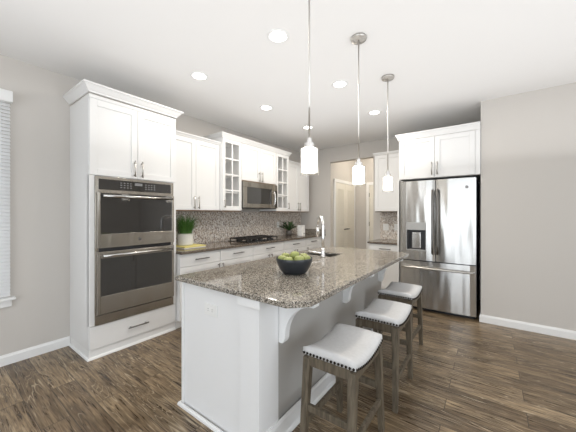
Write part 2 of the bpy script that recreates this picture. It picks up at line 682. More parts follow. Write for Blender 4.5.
BASE = [(0, 0), (0.014, 0), (0.014, 0.070), (0.009, 0.082), (0.006, 0.092), (0, 0.092)]
struct('baseboard_left', sweep(BM(), [(0.0, 0.927), (0.0, YE)][::-1], BASE), TRIM, 'white baseboard below the left window wall', 'baseboard')
struct('baseboard_right', sweep(BM(), [(XR, YR + .1), (XR, YR), (XE, YR)], BASE), TRIM, 'white baseboard along the wall right of the refrigerator', 'baseboard')

# left window: casing, sill, glass and blind
win = thing('window_1', 'white framed window at the left edge of the photo', 'window', (0, -0.15, wz0), kind='structure')
bm = BM()
for y0, y1, z0, z1 in ((wy0 + .001, wy0 + .05, wz0 + .001, wz1 - .001), (wy1 - .05, wy1 - .001, wz0 + .001, wz1 - .001), (wy0 + .05, wy1 - .05, wz0 + .001, wz0 + .05),
                       (wy0 + .05, wy1 - .05, wz1 - .05, wz1 - .001), (wy0 + .05, wy1 - .05, 1.46, 1.50)):
    box(bm, -0.10, -0.06, y0, y1, z0, z1)
obj('window_frame', bm, TRIM, win, 0.003)
obj('glass_pane', bx(-0.084, -0.078, wy0 + .05, wy1 - .05, wz0 + .05, wz1 - .05), GLASS, win)
bm = BM()
box(bm, 0.0005, 0.060, wy0 - .09, wy1 + .075, wz0 - .022, wz0)
box(bm, 0.0005, 0.022, wy0 - .06, wy1 + .055, wz0 - .085, wz0 - .022)
obj('sill', bm, TRIM, win, 0.004)
bl = thing('window_blind', 'white horizontal slat blind hanging over the left window', 'blind', (0.03, -0.15, wz0))
obj('valance', bx(0.001, 0.068, wy0 - .06, wy1 + .055, 2.325, 2.425), TRIM, bl, 0.006)
bm = BM()
z = wz0 + 0.03
while z < wz1 - 0.04:
    for s in (0,):
        y0, y1 = wy0 - .045, wy1 + .042
        a = [(0.012, z + 0.016), (0.028, z + .004), (0.044, z - 0.014), (0.0435, z - 0.0165), (0.0265, z + .0015), (0.0105, z + .0135)]
        prism(bm, a, lambda u, v, t: (u, t, v), y0, y1)
    z += 0.031
obj('slats', bm, SLAT, bl)
bm = BM()
for y in (wy0 + .2, wy1 - .2):
    tube(bm, [(0.046, y, wz0 + .01), (0.046, y, wz1 - .035)], 0.0012, 5)
obj('ladder_cord', bm, TRIM, bl)

# hall doors
d1 = thing('door_1', 'cream double doors with grooved panels in the hall', 'door', (0.745, 5.85, 0), kind='structure')
fd = Face('X', 0.742)
bm = BM()
fd.box(bm, 5.36, 5.43, 0, 2.10, 0, 0.022)
fd.box(bm, 6.43, 6.50, 0, 2.10, 0, 0.022)
fd.box(bm, 5.36, 6.50, 2.04, 2.11, 0, 0.024)
obj('casing', bm, TRIM, d1, 0.003)
for a, b, s in ((5.435, 5.927, 1), (5.933, 6.425, -1)):
    bm = BM()
    st = 0.085
    for q in ((a, a + st, .01, 2.035), (b - st, b, .01, 2.035), (a + st, b - st, 1.90, 2.035), (a + st, b - st, 0.93, 1.06), (a + st, b - st, .01, .2)):
        fd.box(bm, q[0], q[1], q[2], q[3], 0, 0.020)
    n = 6
    for v0, v1 in ((.2, .93), (1.06, 1.90)):
        pw = (b - a - 2 * st) / n
        for i in range(n):
            fd.box(bm, a + st + i * pw + .008, a + st + (i + 1) * pw - .008, v0, v1, 0, 0.018)
        fd.box(bm, a + st, b - st, v0, v1, 0, 0.004)
    lf = obj('door_leaf', bm, DOORP, d1, 0.002)
    bm = BM()
    hu = b - .045 if s > 0 else a + .045
    tube(bm, [fd.pt(hu, .99, .02), fd.pt(hu, .99, .06)], 0.012, 8)
    tube(bm, [fd.pt(hu, .99, .055), fd.pt(hu - s * .10, .99, .055)], 0.009, 8)
    obj('handle', bm, BLACK, lf, smooth=True)
d2 = thing('door_2', 'cream hall door with white casing seen past the doorway edge', 'door', (1.5, 6.54, 0), kind='structure')
f2 = Face('-Y', 6.548)
bm = BM()
f2.box(bm, 1.03, 1.10, 0, 2.10, 0, 0.022)
f2.box(bm, 1.95, 2.02, 0, 2.10, 0, 0.022)
f2.box(bm, 1.03, 2.02, 2.04, 2.11, 0, 0.024)
obj('casing', bm, TRIM, d2, 0.003)
dl = obj('door_leaf', shaker(f2, 1.105, 1.945, .01, 2.035, .018, .11), DOORP, d2, 0.002)
for zz in (0.25, 1.10, 1.80):
    obj('hinge', (lambda b_: f2.box(b_, 1.100, 1.112, zz - .05, zz + .05, 0.018, 0.026))(BM()), DNICK, d2)

# ------------------------------------------------------------------ oven tower
FX = Face('X', 0.51)
ty0, ty1 = 0.93, 1.785
t = thing('oven_cabinet', 'tall white cabinet tower holding the double oven', 'cabinet', (0.26, 1.36, 0))
bm = BM()
box(bm, 0.002, 0.51, ty0, ty0 + 0.02, 0.085, 2.44)
box(bm, 0.002, 0.51, ty1 - 0.02, ty1, 0.085, 2.44)
box(bm, 0.002, 0.51, ty0 + .02, ty1 - .02, 2.42, 2.44)
box(bm, 0.002, 0.51, ty0 + .02, ty1 - .02, 0.29, 0.305)
box(bm, 0.002, 0.51, ty0 + .02, ty1 - .02, 1.697, 1.712)
box(bm, 0.002, 0.51, ty0 + .02, ty1 - .02, 0.085, 0.10)
box(bm, 0.49, 0.53, ty0, 0.972, 0.306, 1.698)
box(bm, 0.5105, 0.528, ty0, ty1, 2.408, 2.44)
box(bm, 0.49, 0.53, 1.744, ty1, 0.306, 1.698)
obj('body', bm, CAB, t, 0.001)
bm = BM()
box(bm, 0.002, 0.515, ty0 + .002, ty1 - .002, 0.0, 0.085)
sweep(bm, [(0.002, ty0 + .002), (0.515, ty0 + .002), (0.515, ty1 - .002)], [(0, 0), (0.016, 0), (0.014, .012), (0.007, 0.02), (0, .02)])
obj('plinth', bm, TRIM, t)
ym = (ty0 + ty1) / 2
add_door(t, FX, ty0 + .003, ym - .002, 1.702, 2.405, ym - .037, 1.80, .165)
add_door(t, FX, ym + .002, ty1 - .003, 1.702, 2.405, ym + .037, 1.80, .165)
add_drawer(t, FX, ty0 + .003, ty1 - .003, 0.09, 0.302, 0.20)
obj('crown_moulding', sweep(BM(), [(0.002, ty0), (0.53, ty0), (0.53, ty1), (0.36, ty1)], crown_prof(2.452, .076, .060)), CAB, t)

# double wall oven
ov = thing('double_oven', 'stainless double wall oven with black glass doors in the tower', 'oven', (0.3, 1.358, 0.307))
oy0, oy1 = 0.976, 1.740
bm = BM()
box(bm, 0.05, 0.532, oy0 + .01, oy1 - .01, 0.308, 1.692)
obj('body', bm, BLACK, ov)
FO = Face('X', 0.532)
fb = BM()
FO.box(fb, oy0 - .006, oy0 + .026, .395, 1.694, 0, .010)
FO.box(fb, oy1 - .026, oy1 + .006, .395, 1.694, 0, .010)
FO.box(fb, oy0 + .026, oy1 - .026, 1.668, 1.694, 0, .010)
FO.box(fb, oy0 + .026, oy1 - .026, 1.545, 1.572, 0, .010)
obj('trim_frame', fb, OSTEEL, ov, 0.002)
fb = BM()
FO.box(fb, oy0 - .006, oy1 + .006, .308, .392, 0, .012)
obj('lower_vent_trim', fb, OSTEEL, ov, 0.002)
fb = BM()
FO.box(fb, oy0 + .027, oy1 - .027, 1.573, 1.667, 0, .014)
cp = obj('control_panel', fb, BLACKG, ov, 0.002)
fb = BM()
for i in range(4):
    for j in range(3):
        for side in (-1, 1):
            yc = ym + side * (.075 + i * .030)
            zc = 1.600 + j * .022
            FO.box(fb, yc - .008, yc + .008, zc - .004, zc + .004, .014, .0146)
FO.box(fb, ym - .038, ym + .038, 1.628, 1.655, .014, .0146)
obj('key_print', fb, BTN, cp)


def oven_door(z0, z1, g0, g1, hz, logo):
    fb = BM()
    a, b = oy0 + .004, oy1 - .004
    FO.box(fb, a, a + .026, z0, z1, .012, .040)
    FO.box(fb, b - .026, b, z0, z1, .012, .040)
    FO.box(fb, a + .026, b - .026, z0, g0, .012, .040)
    FO.box(fb, a + .026, b - .026, g1, z1, .012, .040)
    d = obj('oven_door', fb, OSTEEL, ov, 0.002)
    fb = BM()
    FO.box(fb, a + .026, b - .026, g0, g1, .014, .0385)
    obj('glass_panel', fb, BLACKG, d)
    fb = BM()
    tube(fb, [FO.pt(a + .035, hz, .080), FO.pt(b - .040, hz, .080)], .0135, 12)
    for u in (a + .06, b - .06):
        tube(fb, [FO.pt(u, hz, .04), FO.pt(u, hz, .078)], .010, 8)
    obj('handle', fb, STEEL, d, smooth=True)
    if logo:
        fb = BM()
        zc = (z0 + g0) / 2
        for r0, h in ((.015, .0415), (.0105, .0425)):
            ring = [FO.pt(ym + r0 * math.cos(2 * math.pi * k / 20), zc + r0 * math.sin(2 * math.pi * k / 20), h) for k in range(20)]
            ring0 = [FO.pt(ym + r0 * math.cos(2 * math.pi * k / 20), zc + r0 * math.sin(2 * math.pi * k / 20), .040) for k in range(20)]
            lo = [fb.verts.new(p) for p in ring0]
            hi = [fb.verts.new(p) for p in ring]
            fb.faces.new(hi)
            for k in range(20):
                fb.faces.new((lo[k], lo[(k + 1) % 20], hi[(k + 1) % 20], hi[k]))
        obj('round_emblem', fb, DNICK, d)


oven_door(1.022, 1.542, 1.152, 1.536, 1.508, True)
oven_door(0.408, 0.988, 0.575, 0.925, 0.952, False)

# ------------------------------------------------------------------ base run on the left wall
FB = Face('X', 0.578)
units = [(1.790, 2.376, 'white base cabinet beside the oven tower under the potted grass', 'R'),
         (2.378, 3.000, 'white base cabinet left of the cooktop cabinet', 'L'),
         (3.002, 3.765, 'white base cabinet directly under the gas cooktop', '2'),
         (3.767, 4.470, 'white base cabinet right of the cooktop cabinet', '2'),
         (4.472, 5.020, 'white base cabinet at the far end next to the back wall', 'L')]
for y0, y1, lab, hs in units:
    t = thing('base_cabinet', lab, 'cabinet', (0.29, (y0 + y1) / 2, 0), 'base cabinets along the left wall')
    bm = BM()
    box(bm, 0.002, 0.578, y0, y1, 0.10, 0.873)
    obj('body', bm, CAB, t, 0.001)
    obj('toe_kick', bx(0.002, 0.52, y0, y1, 0, 0.099), TRIM, t)
    add_drawer(t, FB, y0 + .003, y1 - .003, 0.722, 0.868, 0.20)
    if hs == '2':
        m_ = (y0 + y1) / 2
        add_door(t, FB, y0 + .003, m_ - .002, 0.105, 0.716, m_ - .035, .63, .13, hm=DNICK)
        add_door(t, FB, m_ + .002, y1 - .003, 0.105, 0.716, m_ + .035, .63, .13, hm=DNICK)
    else:
        hu = y1 - .035 if hs == 'R' else y0 + .035
        add_door(t, FB, y0 + .003, y1 - .003, 0.105, 0.716, hu, .63, .13, hm=DNICK)
tag(obj('filler_panel', bx(0.002, 0.59, 5.021, 5.198, 0, 0.873), CAB), 'narrow white filler panel between last base cabinet and back wall', 'panel')
tag(obj('countertop', bx(0.002, 0.632, 1.788, 5.198, 0.8745, 0.905), GRAND, bevel=0.004), 'dark brown granite countertop along the left wall', 'countertop')
tag(obj('granite_upstand', bx(0.015, 0.628, 5.178, 5.198, 0.9055, 1.01), GRAN, bevel=0.003), 'low speckled granite upstand against the back wall at counter end', 'backsplash')
tag(obj('tile_backsplash', bx(0.001, 0.012, 1.788, 5.176, 0.9055, 1.375), MOS), 'small stone chip mosaic backsplash behind the cooktop', 'backsplash')

# gas cooktop
ct = thing('gas_cooktop', 'black gas cooktop with cast iron grates on dark granite', 'cooktop', (0.33, 3.39, 0.906))
obj('glass_base', bx(0.10, 0.57, 2.95, 3.73, 0.9055, 0.914), BLACKG, ct, 0.003)
for gy in (3.085, 3.34, 3.595):
    bm = BM()
    a, b, c, d = gy - .115, gy + .115, 0.115, 0.50
    z0, z1 = .945, .962
    for q in ((a, a + .014, c, d), (b - .014, b, c, d), (a + .014, b - .014, c, c + .014), (a + .014, b - .014, d - .014, d), (a + .014, b - .014, .30, .314)):
        box(bm, q[2], q[3], q[0], q[1], z0, z1)
    for xx in (.205, .41):
        box(bm, xx - .006, xx + .006, a + .014, b - .014, z0 + .003, z1 + .004)
    box(bm, c + .014, .30, gy - .006, gy + .006, z0 + .003, z1 + .004)
    box(bm, .314, d - .014, gy - .006, gy + .006, z0 + .003, z1 + .004)
    for xx in (c, d - .014):
        for yy in (a, b - .014):
            box(bm, xx, xx + .014, yy, yy + .014, .9145, z0)
    obj('grate', bm, IRON, ct, 0.002)
for yy, xx in ((3.085, .205), (3.085, .41), (3.34, .31), (3.595, .205), (3.595, .41)):
    obj('burner', lathe(BM(), [(0, .9145), (.045, .9145), (.045, .928), (.034, .930), (.034, .938), (0, .939)], xx, yy, 0, 20), IRON, ct, smooth=False)
for i in range(5):
    obj('knob', lathe(BM(), [(0, .9145), (.019, .9145), (.017, .938), (0, .939)], .535, 3.15 + i * .095, 0, 16), BLACK, ct)


# ------------------------------------------------------------------ upper cabinets
def upper_box(bm, x1, y0, y1, z0, z1, open_front=False):
    s = 0.018
    if not open_front:
        box(bm, 0.002, x1, y0, y1, z0, z1)
        return
    box(bm, 0.002, x1, y0, y0 + s, z0, z1)
    box(bm, 0.002, x1, y1 - s, y1, z0, z1)
    box(bm, 0.002, x1, y0 + s, y1 - s, z0, z0 + s)
    box(bm, 0.002, x1, y0 + s, y1 - s, z1 - s, z1)
    box(bm, 0.002, 0.010, y0 + s, y1 - s, z0 + s, z1 - s)


SMALLCROWN = [(0, 0), (0.006, 0), (0.010, .010), (0.020, 0.022), (0.028, 0.028), (0.028, 0.040), (0, 0.040)]


def small_crown(z):
    return [(o, z + q) for o, q in SMALLCROWN]


def two_door_upper(label, y0, y1, z0, z1, x1, hz, crown):
    t = thing('upper_cabinet', label, 'cabinet', (x1 / 2, (y0 + y1) / 2, z0), 'upper cabinets on the left wall')
    bm = BM()
    upper_box(bm, x1 - .02, y0, y1, z0, z1)
    obj('body', bm, CAB, t, 0.001)
    f = Face('X', x1 - .02)
    m_ = (y0 + y1) / 2
    add_door(t, f, y0 + .003, m_ - .0015, z0 + .004, z1 - .004, m_ - .035, hz, .165)
    add_door(t, f, m_ + .0015, y1 - .003, z0 + .004, z1 - .004, m_ + .035, hz, .165)
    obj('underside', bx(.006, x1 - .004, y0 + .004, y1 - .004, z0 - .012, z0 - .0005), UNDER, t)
    if crown:
        obj('crown_moulding', sweep(BM(), crown, small_crown(z1)), CAB, t)
    return t


two_door_upper('white two-door upper cabinet between oven tower and glass cabinet', 1.790, 2.572, 1.390, 2.325, 0.35, 1.49, [(0.35, 1.79), (0.35, 2.572)])
two_door_upper('white two-door upper cabinet at the far end by the back wall', 4.185, 4.985, 1.390, 2.330, 0.35, 1.49, [(0.35, 4.185), (0.35, 4.985), (0.002, 4.985)])
XT = 0.405
two_door_upper('white two-door upper cabinet directly above the microwave', 2.957, 3.790, 1.862, 2.432, XT, 1.945, None)


def glass_upper(label, y0, y1, hu):
    z0, z1 = 1.390, 2.432
    t = thing('glass_cabinet', label, 'cabinet', (XT / 2, (y0 + y1) / 2, z0), 'glass-front cabinets beside the microwave')
    bm = BM()
    upper_box(bm, XT - .02, y0, y1, z0, z1, True)
    obj('body', bm, CABIN, t)
    for k in range(1, 4):
        zz = z0 + .02 + (z1 - z0 - .04) * k / 4
        obj('shelf', bx(.011, XT - .05, y0 + .019, y1 - .019, zz - .009, zz + .009), CABIN, t)
    f = Face('X', XT - .0195)
    a, b, c, d = y0 + .003, y1 - .003, z0 + .004, z1 - .004
    st = 0.052
    bm = BM()
    f.box(bm, a, a + st, c, d, 0, .02)
    f.box(bm, b - st, b, c, d, 0, .02)
    f.box(bm, a + st, b - st, c, c + st + .01, 0, .02)
    f.box(bm, a + st, b - st, d - st, d, 0, .02)
    m_ = (a + b) / 2
    f.box(bm, m_ - .010, m_ + .010, c + st + .01, d - st, .004, .02)
    gh = (d - st - c - st - .01)
    for k in range(1, 4):
        zz = c + st + .01 + gh * k / 4
        f.box(bm, a + st, m_ - .010, zz - .010, zz + .010, .004, .02)
        f.box(bm, m_ + .010, b - st, zz - .010, zz + .010, .004, .02)
    dr = obj('door', bm, CAB, t, 0.0015)
    bm = BM()
    f.box(bm, a + st, b - st, c + st, d - st, .001, .0035)
    obj('glass_pane', bm, GLASS, dr)
    obj('handle', pull(f, hu, 1.49, .115, True), NICK, dr, smooth=True)
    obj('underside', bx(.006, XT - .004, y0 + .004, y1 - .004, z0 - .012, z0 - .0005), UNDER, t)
    return t


gl = glass_upper('white cabinet with eight glass lites left of the microwave', 2.576, 2.953, 2.61)
gr = glass_upper('white cabinet with eight glass lites right of the microwave', 3.794, 4.180, 4.15)
tag(obj('crown_moulding', sweep(BM(), [(0.002, 2.576), (XT, 2.576), (XT, 4.180), (0.002, 4.180)], crown_prof(2.4325, .066, .040)), CAB), 'white crown moulding over the two glass cabinets and microwave cabinet', 'moulding')

# microwave
mw = thing('microwave', 'stainless over-range microwave above the cooktop', 'microwave', (0.22, 3.37, 1.43))
my0, my1, mz0, mz1 = 2.962, 3.785, 1.430, 1.846
obj('body', bx(0.014, 0.405, my0, my1, mz0, mz1), BLACK, mw, 0.003)
FM = Face('X', 0.405)
bm = BM()
FM.box(bm, my0, my0 + .075, mz0 + .01, mz1 - .085, 0, .035)
FM.box(bm, my1 - .16, my1, mz0 + .01, mz1 - .085, 0, .035)
FM.box(bm, my0 + .075, my1 - .16, mz0 + .01, mz0 + .075, 0, .035)
FM.box(bm, my0, my1, mz1 - .085, mz1 - .002, 0, .035)
obj('front_frame', bm, OSTEEL, mw, 0.003)
bm = BM()
FM.box(bm, my0 + .076, my1 - .161, mz0 + .076, mz1 - .086, 0, .034)
obj('door_glass', bm, BLACKG, mw)
bm = BM()
FM.box(bm, my1 - .075, my1 - .006, mz0 + .02, mz1 - .10, .035, .037)
obj('control_panel', bm, BLACKG, mw)
bm = BM()
hu = my1 - .125
tube(bm, [FM.pt(hu, mz0 + .05, .036), FM.pt(hu, mz0 + .06, .070), FM.pt(hu, mz0 + .10, .085), FM.pt(hu, mz0 + .17, .090), FM.pt(hu, mz0 + .24, .085), FM.pt(hu, mz1 - .13, .070), FM.pt(hu, mz1 - .12, .036)], .011, 10)
obj('handle', bm, CHROME, mw, smooth=True)

# ------------------------------------------------------------------ the corner left of the refrigerator
FS = Face('-Y', 4.585)
t = thing('base_cabinet', 'white base cabinet with a door and drawer left of the refrigerator', 'cabinet', (2.08, 4.88, 0))
obj('body', bx(1.80, 2.362, 4.585, 5.198, .10, .843), CAB, t, 0.001)
obj('toe_kick', bx(1.80, 2.362, 4.66, 5.198, 0, .099), TRIM, t)
add_drawer(t, FS, 1.803, 2.359, .695, .838, .18)
add_door(t, FS, 1.803, 2.359, .105, .690, 2.322, .60, .13, hm=DNICK)
tag(obj('countertop', bx(1.785, 2.364, 4.545, 5.198, .844, .874), GRAND, bevel=.004), 'short dark granite countertop left of the refrigerator', 'countertop')
tag(obj('tile_backsplash', bx(1.80, 2.364, 5.188, 5.199, .875, 1.368), MOS), 'small stone mosaic backsplash panel with two outlets beside the refrigerator', 'backsplash')
t = thing('upper_cabinet', 'white upper cabinet hanging left of the refrigerator over the short counter', 'cabinet', (2.08, 5.03, 1.385))
obj('body', bx(1.80, 2.364, 4.89, 5.198, 1.385, 2.385), CAB, t, .001)
FU = Face('-Y', 4.89)
add_door(t, FU, 1.803, 2.361, 1.389, 2.381, 2.325, 1.48, .125)
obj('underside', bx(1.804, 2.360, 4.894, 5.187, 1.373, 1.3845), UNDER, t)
obj('crown_moulding', sweep(BM(), [(1.80, 5.197), (1.80, 4.87), (2.364, 4.87)], small_crown(2.385)), CAB, t)


def wall_plate(name, label, fc, u, v, w_, h_, horiz=False, gang=1, t0=0.0005):
    pts = BM()
    fc.box(pts, u - w_ / 2, u + w_ / 2, v - h_ / 2, v + h_ / 2, t0, t0 + .006)
    loc = fc.pt(u, v - h_ / 2, 0)
    r = thing(name, label, 'outlet', loc)
    obj('cover_plate', pts, PLATE, r, .002)
    for s in (-1, 1):
        du, dv = (s * .021, 0) if horiz else (0, s * .021)
        bm = BM()
        fc.box(bm, u + du - .015, u + du + .015, v + dv - .015, v + dv + .015, t0 + .006, t0 + .009)
        so = obj('socket', bm, PLATE, r, .002)
        bm = BM()
        for q in (-.006, .006):
            if horiz:
                fc.box(bm, u + du - .005, u + du + .005, v + dv + q - .001, v + dv + q + .001, t0 + .009, t0 + .0094)
            else:
                fc.box(bm, u + du + q - .001, u + du + q + .001, v + dv - .005, v + dv + .005, t0 + .009, t0 + .0094)
        obj('slot', bm, SLOT, so)
    return r


wall_plate('wall_outlet', 'white outlet plate on the mosaic right of the cooktop', Face('X', .012), 4.335, 1.125, .075, .118)
FW = Face('-Y', 5.188)
wall_plate('wall_outlet', 'left of two white outlet plates on mosaic beside the refrigerator', FW, 1.905, 1.095, .10, .125)
wall_plate('wall_outlet', 'right of two white outlet plates on mosaic, next to the refrigerator', FW, 2.105, 1.10, .10, .125)

# ------------------------------------------------------------------ refrigerator
tag(obj('side_panel', bx(2.367, 2.392, 4.20, 5.198, 0, 1.830), CAB, bevel=.001), 'tall white end panel on the left side of the refrigerator', 'panel')
t = thing('refrigerator_cabinet', 'deep white two-door cabinet above the refrigerator', 'cabinet', (2.87, 4.67, 1.832))
obj('body', bx(2.40, 3.369, 4.162, 5.198, 1.834, 2.395), CAB, t, .001)
FF = Face('-Y', 4.162)
add_door(t, FF, 2.415, 2.862, 1.838, 2.390, 2.832, 1.955, .17)
add_door(t, FF, 2.866, 3.315, 1.838, 2.390, 2.897, 1.955, .17)
bm = BM()
FF.box(bm, 3.318, 3.368, 1.836, 2.392, 0, .018)
obj('filler_strip', bm, CAB, t)
obj('crown_moulding', sweep(BM(), [(2.40, 5.197), (2.40, 4.142), (3.369, 4.142)], crown_prof(2.393, .085, .040)), CAB, t)

fr = thing('refrigerator', 'stainless french door refrigerator with water dispenser', 'refrigerator', (2.87, 4.55, 0))
obj('body', bx(2.420, 3.330, 4.195, 4.95, .03, 1.785), BLACK, fr, .004)
obj('hinge_cover', bx(2.45, 3.30, 4.20, 4.35, 1.786, 1.806), BLACK, fr, .004)
obj('base_grille', bx(2.44, 3.31, 4.215, 4.90, 0.0, .029), BLACK, fr)
FR = Face('-Y', 4.192)
T = .072


def curved_front(u0, u1, v0, v1, hole=None):
    """door slab whose front bows outward slightly; optional recess hole"""
    bm = BM()
    n = 14
    us = [u0 + (u1 - u0) * i / n for i in range(n + 1)]
    if hole:
        us = sorted(set([u for u in us if not (hole[0] - .012 < u < hole[1] + .012)] + [hole[0], hole[1]]))
    def wf(u):
        q = (u - u0) / (u1 - u0) * 2 - 1
        edge = max(0, abs(q) - .93) / .07
        return T - .012 * q * q - .010 * edge * edge
    vv = [v0, v1] if not hole else [v0, hole[2], hole[3], v1]
    for i in range(len(us) - 1):
        a, b = us[i], us[i + 1]
        for j in range(len(vv) - 1):
            if hole and a >= hole[0] - 1e-6 and b <= hole[1] + 1e-6 and j == 1:
                continue
            bm.faces.new([bm.verts.new(FR.pt(*p)) for p in ((a, vv[j], wf(a)), (b, vv[j], wf(b)), (b, vv[j + 1], wf(b)), (a, vv[j + 1], wf(a)))])
        for v in (v0, v1):
            bm.faces.new([bm.verts.new(FR.pt(*p)) for p in ((a, v, 0.003), (b, v, 0.003), (b, v, wf(b)), (a, v, wf(a)))])
    for u in (u0, u1):
        bm.faces.new([bm.verts.new(FR.pt(*p)) for p in ((u, v0, 0.003), (u, v1, 0.003), (u, v1, wf(u)), (u, v0, wf(u)))])
    bm.faces.new([bm.verts.new(FR.pt(*p)) for p in ((u0, v0, .003), (u1, v0, .003), (u1, v1, .003), (u0, v1, .003))])
    bmesh.ops.remove_doubles(bm, verts=bm.verts, dist=1e-5)
    return bm


fl = obj('door', curved_front(2.424, 2.871, .700, 1.800, (2.508, 2.764, .832, 1.225)), STEEL, fr)
frr = obj('door', curved_front(2.879, 3.326, .700, 1.800), STEEL, fr)
fz = obj('freezer_drawer', curved_front(2.424, 3.326, .052, .688), STEEL, fr)
bm = BM()
FR.box(bm, 2.509, 2.763, 1.118, 1.224, .006, T + .003)
FR.box(bm, 2.509, 2.763, .833, .845, .006, T - .002)
FR.box(bm, 2.509, 2.516, .845, 1.118, .006, T - .002)
FR.box(bm, 2.756, 2.763, .845, 1.118, .006, T - .002)
dp = obj('dispenser', bm, GREYP, fl, .002)
bm = BM()
FR.box(bm, 2.5165, 2.7555, .8455, 1.1175, .006, .012)
FR.box(bm, 2.5165, 2.540, .8455, 1.1175, .012, .055)
FR.box(bm, 2.732, 2.7555, .8455, 1.1175, .012, .055)
FR.box(bm, 2.540, 2.732, 1.10, 1.1175, .012, .055)  # black strip standing in for the shadow at the recess top
obj('dispenser_recess', bm, BLACK, fr)
bm = BM()
FR.box(bm, 2.575, 2.690, .860, 1.085, .013, .030)
obj('dispenser_paddle', bm, STEEL, fr, .004)
for d_, hu in ((fl, 2.846), (frr, 2.906)):
    bm = BM()
    z0, z1 = .80, 1.665
    pts = [FR.pt(hu, z0, T - .01), FR.pt(hu, z0 + .01, T + .035)] + [FR.pt(hu, z0 + .01 + (z1 - z0 - .02) * k / 8, T + .048 + .008 * math.sin(math.pi * k / 8)) for k in range(9)] + [FR.pt(hu, z1 - .01, T + .035), FR.pt(hu, z1, T - .01)]
    tube(bm, pts, .0125, 10)
    obj('handle', bm, DNICK, d_, smooth=True)
bm = BM()
pts = [FR.pt(2.45, .600, T - .02), FR.pt(2.455, .602, T + .03)] + [FR.pt(2.46 + .83 * k / 10, .604, T + .040 + .014 * math.sin(math.pi * k / 10)) for k in range(11)] + [FR.pt(3.295, .602, T + .03), FR.pt(3.30, .600, T - .02)]
tube(bm, pts, .0135, 10)
obj('handle', bm, NICK, fz, smooth=True)
bm = BM()
for r0, h in ((.020, T - .003), (.014, T - .002)):
    ring = [(3.228 + r0 * math.cos(2 * math.pi * k / 24), 1.682 + r0 * math.sin(2 * math.pi * k / 24)) for k in range(24)]
    prism(bm, ring, lambda u, v, w_: FR.pt(u, v, w_), T - .012, h)
obj('round_emblem', bm, DNICK, frr)

# ------------------------------------------------------------------ island
ix0, ix1, iy0, iy1 = 1.712, 2.440, 1.118, 3.240
isl = thing('kitchen_island', 'white painted island cabinet under the speckled granite top', 'island', (2.08, 2.18, 0))
bm = BM()
box(bm, ix0, ix1, iy0, iy0 + .02, 0, .872)
box(bm, ix0, ix1, iy1 - .02, iy1, 0, .872)
box(bm, ix0, ix0 + .02, iy0 + .02, iy1 - .02, 0.10, .872)
box(bm, ix0 + .06, ix0 + .08, iy0 + .02, iy1 - .02, 0, .10)
box(bm, ix0 + .02, ix1 - .02, iy0 + .02, iy1 - .02, .10, .118)
obj('body', bm, ISL, isl)
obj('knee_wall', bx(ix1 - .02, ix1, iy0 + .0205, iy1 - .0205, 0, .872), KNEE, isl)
obj('corner_stile', bx(ix0 - .002, ix0 + .022, iy0 - .010, iy0 - .0005, 0, .872), ISL, isl, .001)
bm = BM()
box(bm, 2.302, ix1 + .012, iy0 - .016, iy0 - .0005, 0, .822)
box(bm, ix1 + .0005, ix1 + .012, iy0 - .0005, iy0 + .155, 0, .822)
obj('corner_pilaster', bm, ISL, isl, .001)
bm = BM()
prism(bm, [(2.300, iy0 - .034), (ix1 + .030, iy0 - .034), (ix1 + .030, iy0 + .10), (ix1 + .0005, iy0 + .10), (ix1 + .0005, iy0 - .0005), (2.300, iy0 - .0005)], lambda u, v, z_: (u, v, z_), .823, .8725)
obj('pilaster_cap', bm, ISL, isl, .004)
bm = BM()
SHOE = [(0, 0), (0.016, 0), (0.015, .012), (0.008, .022), (0, .022)]
sweep(bm, [(ix0 - .003, iy1), (ix0 - .003, iy0 - .0165), (ix1 + .0125, iy0 - .0165)], SHOE)
obj('shoe_moulding', bm, TRIM, isl)
bm = BM()
sweep(bm, [(ix1 + .0125, iy0 - .010), (ix1 + .0125, iy1)], [(0, 0), (.028, 0), (.027, .014), (.018, .024), (.014, .026), (.014, .098), (.009, .110), (.005, .118), (0, .118)])
obj('base_moulding', bm, TRIM, isl)
FI = Face('-X', ix0)
for k in range(3):
    a = iy0 + .03 + k * .687
    add_door(isl, FI, a, a + .680, .13, .865, a + .64, .75, .13, m=ISL)


def corbel(yc):
    prof = [(ix1 + .0005, .872), (2.700, .872), (2.700, .832)]
    for k in range(0, 11):
        a = math.pi / 2 * k / 10
        prof.append((2.495 + .195 * (1 - math.sin(a)), .607 + .220 * math.cos(a)))
    prof += [(2.488, .590), (2.478, .577), (ix1 + .0005, .577)]
    bm = BM()
    prism(bm, prof, lambda u, v, t_: (u, t_, v), yc - .024, yc + .024)
    o = obj('corbel', bm, ISL, isl, .002)
    return o


for yc in (1.300, 2.200, 3.130):
    corbel(yc)

# granite top with an opening for the sink
sx0, sx1, sy0, sy1 = 1.80, 2.17, 2.49, 2.78
out = [(1.680, 1.077), (2.655, 1.077), (2.742, 1.165), (2.742, 3.225), (2.665, 3.302), (1.680, 3.302)]
hol = [(sx0, sy0), (sx1, sy0), (sx1, sy1), (sx0, sy1)]
bm = BM()
ed = []
for loop in (out, hol):
    vs = [bm.verts.new((x, y, .905)) for x, y in loop]
    for i in range(len(vs)):
        ed.append(bm.edges.new((vs[i], vs[(i + 1) % len(vs)])))
res = bmesh.ops.triangle_fill(bm, edges=ed, use_beauty=True)
faces = [g for g in res['geom'] if isinstance(g, bmesh.types.BMFace)]
ext = bmesh.ops.extrude_face_region(bm, geom=faces)
bmesh.ops.translate(bm, verts=[g for g in ext['geom'] if isinstance(g, bmesh.types.BMVert)], vec=(0, 0, -.0318))
tag(obj('island_countertop', bm, GRAN, bevel=.005, origin=(2.2, 2.2, .873)), 'large speckled grey brown granite top on the island with clipped corner', 'countertop')

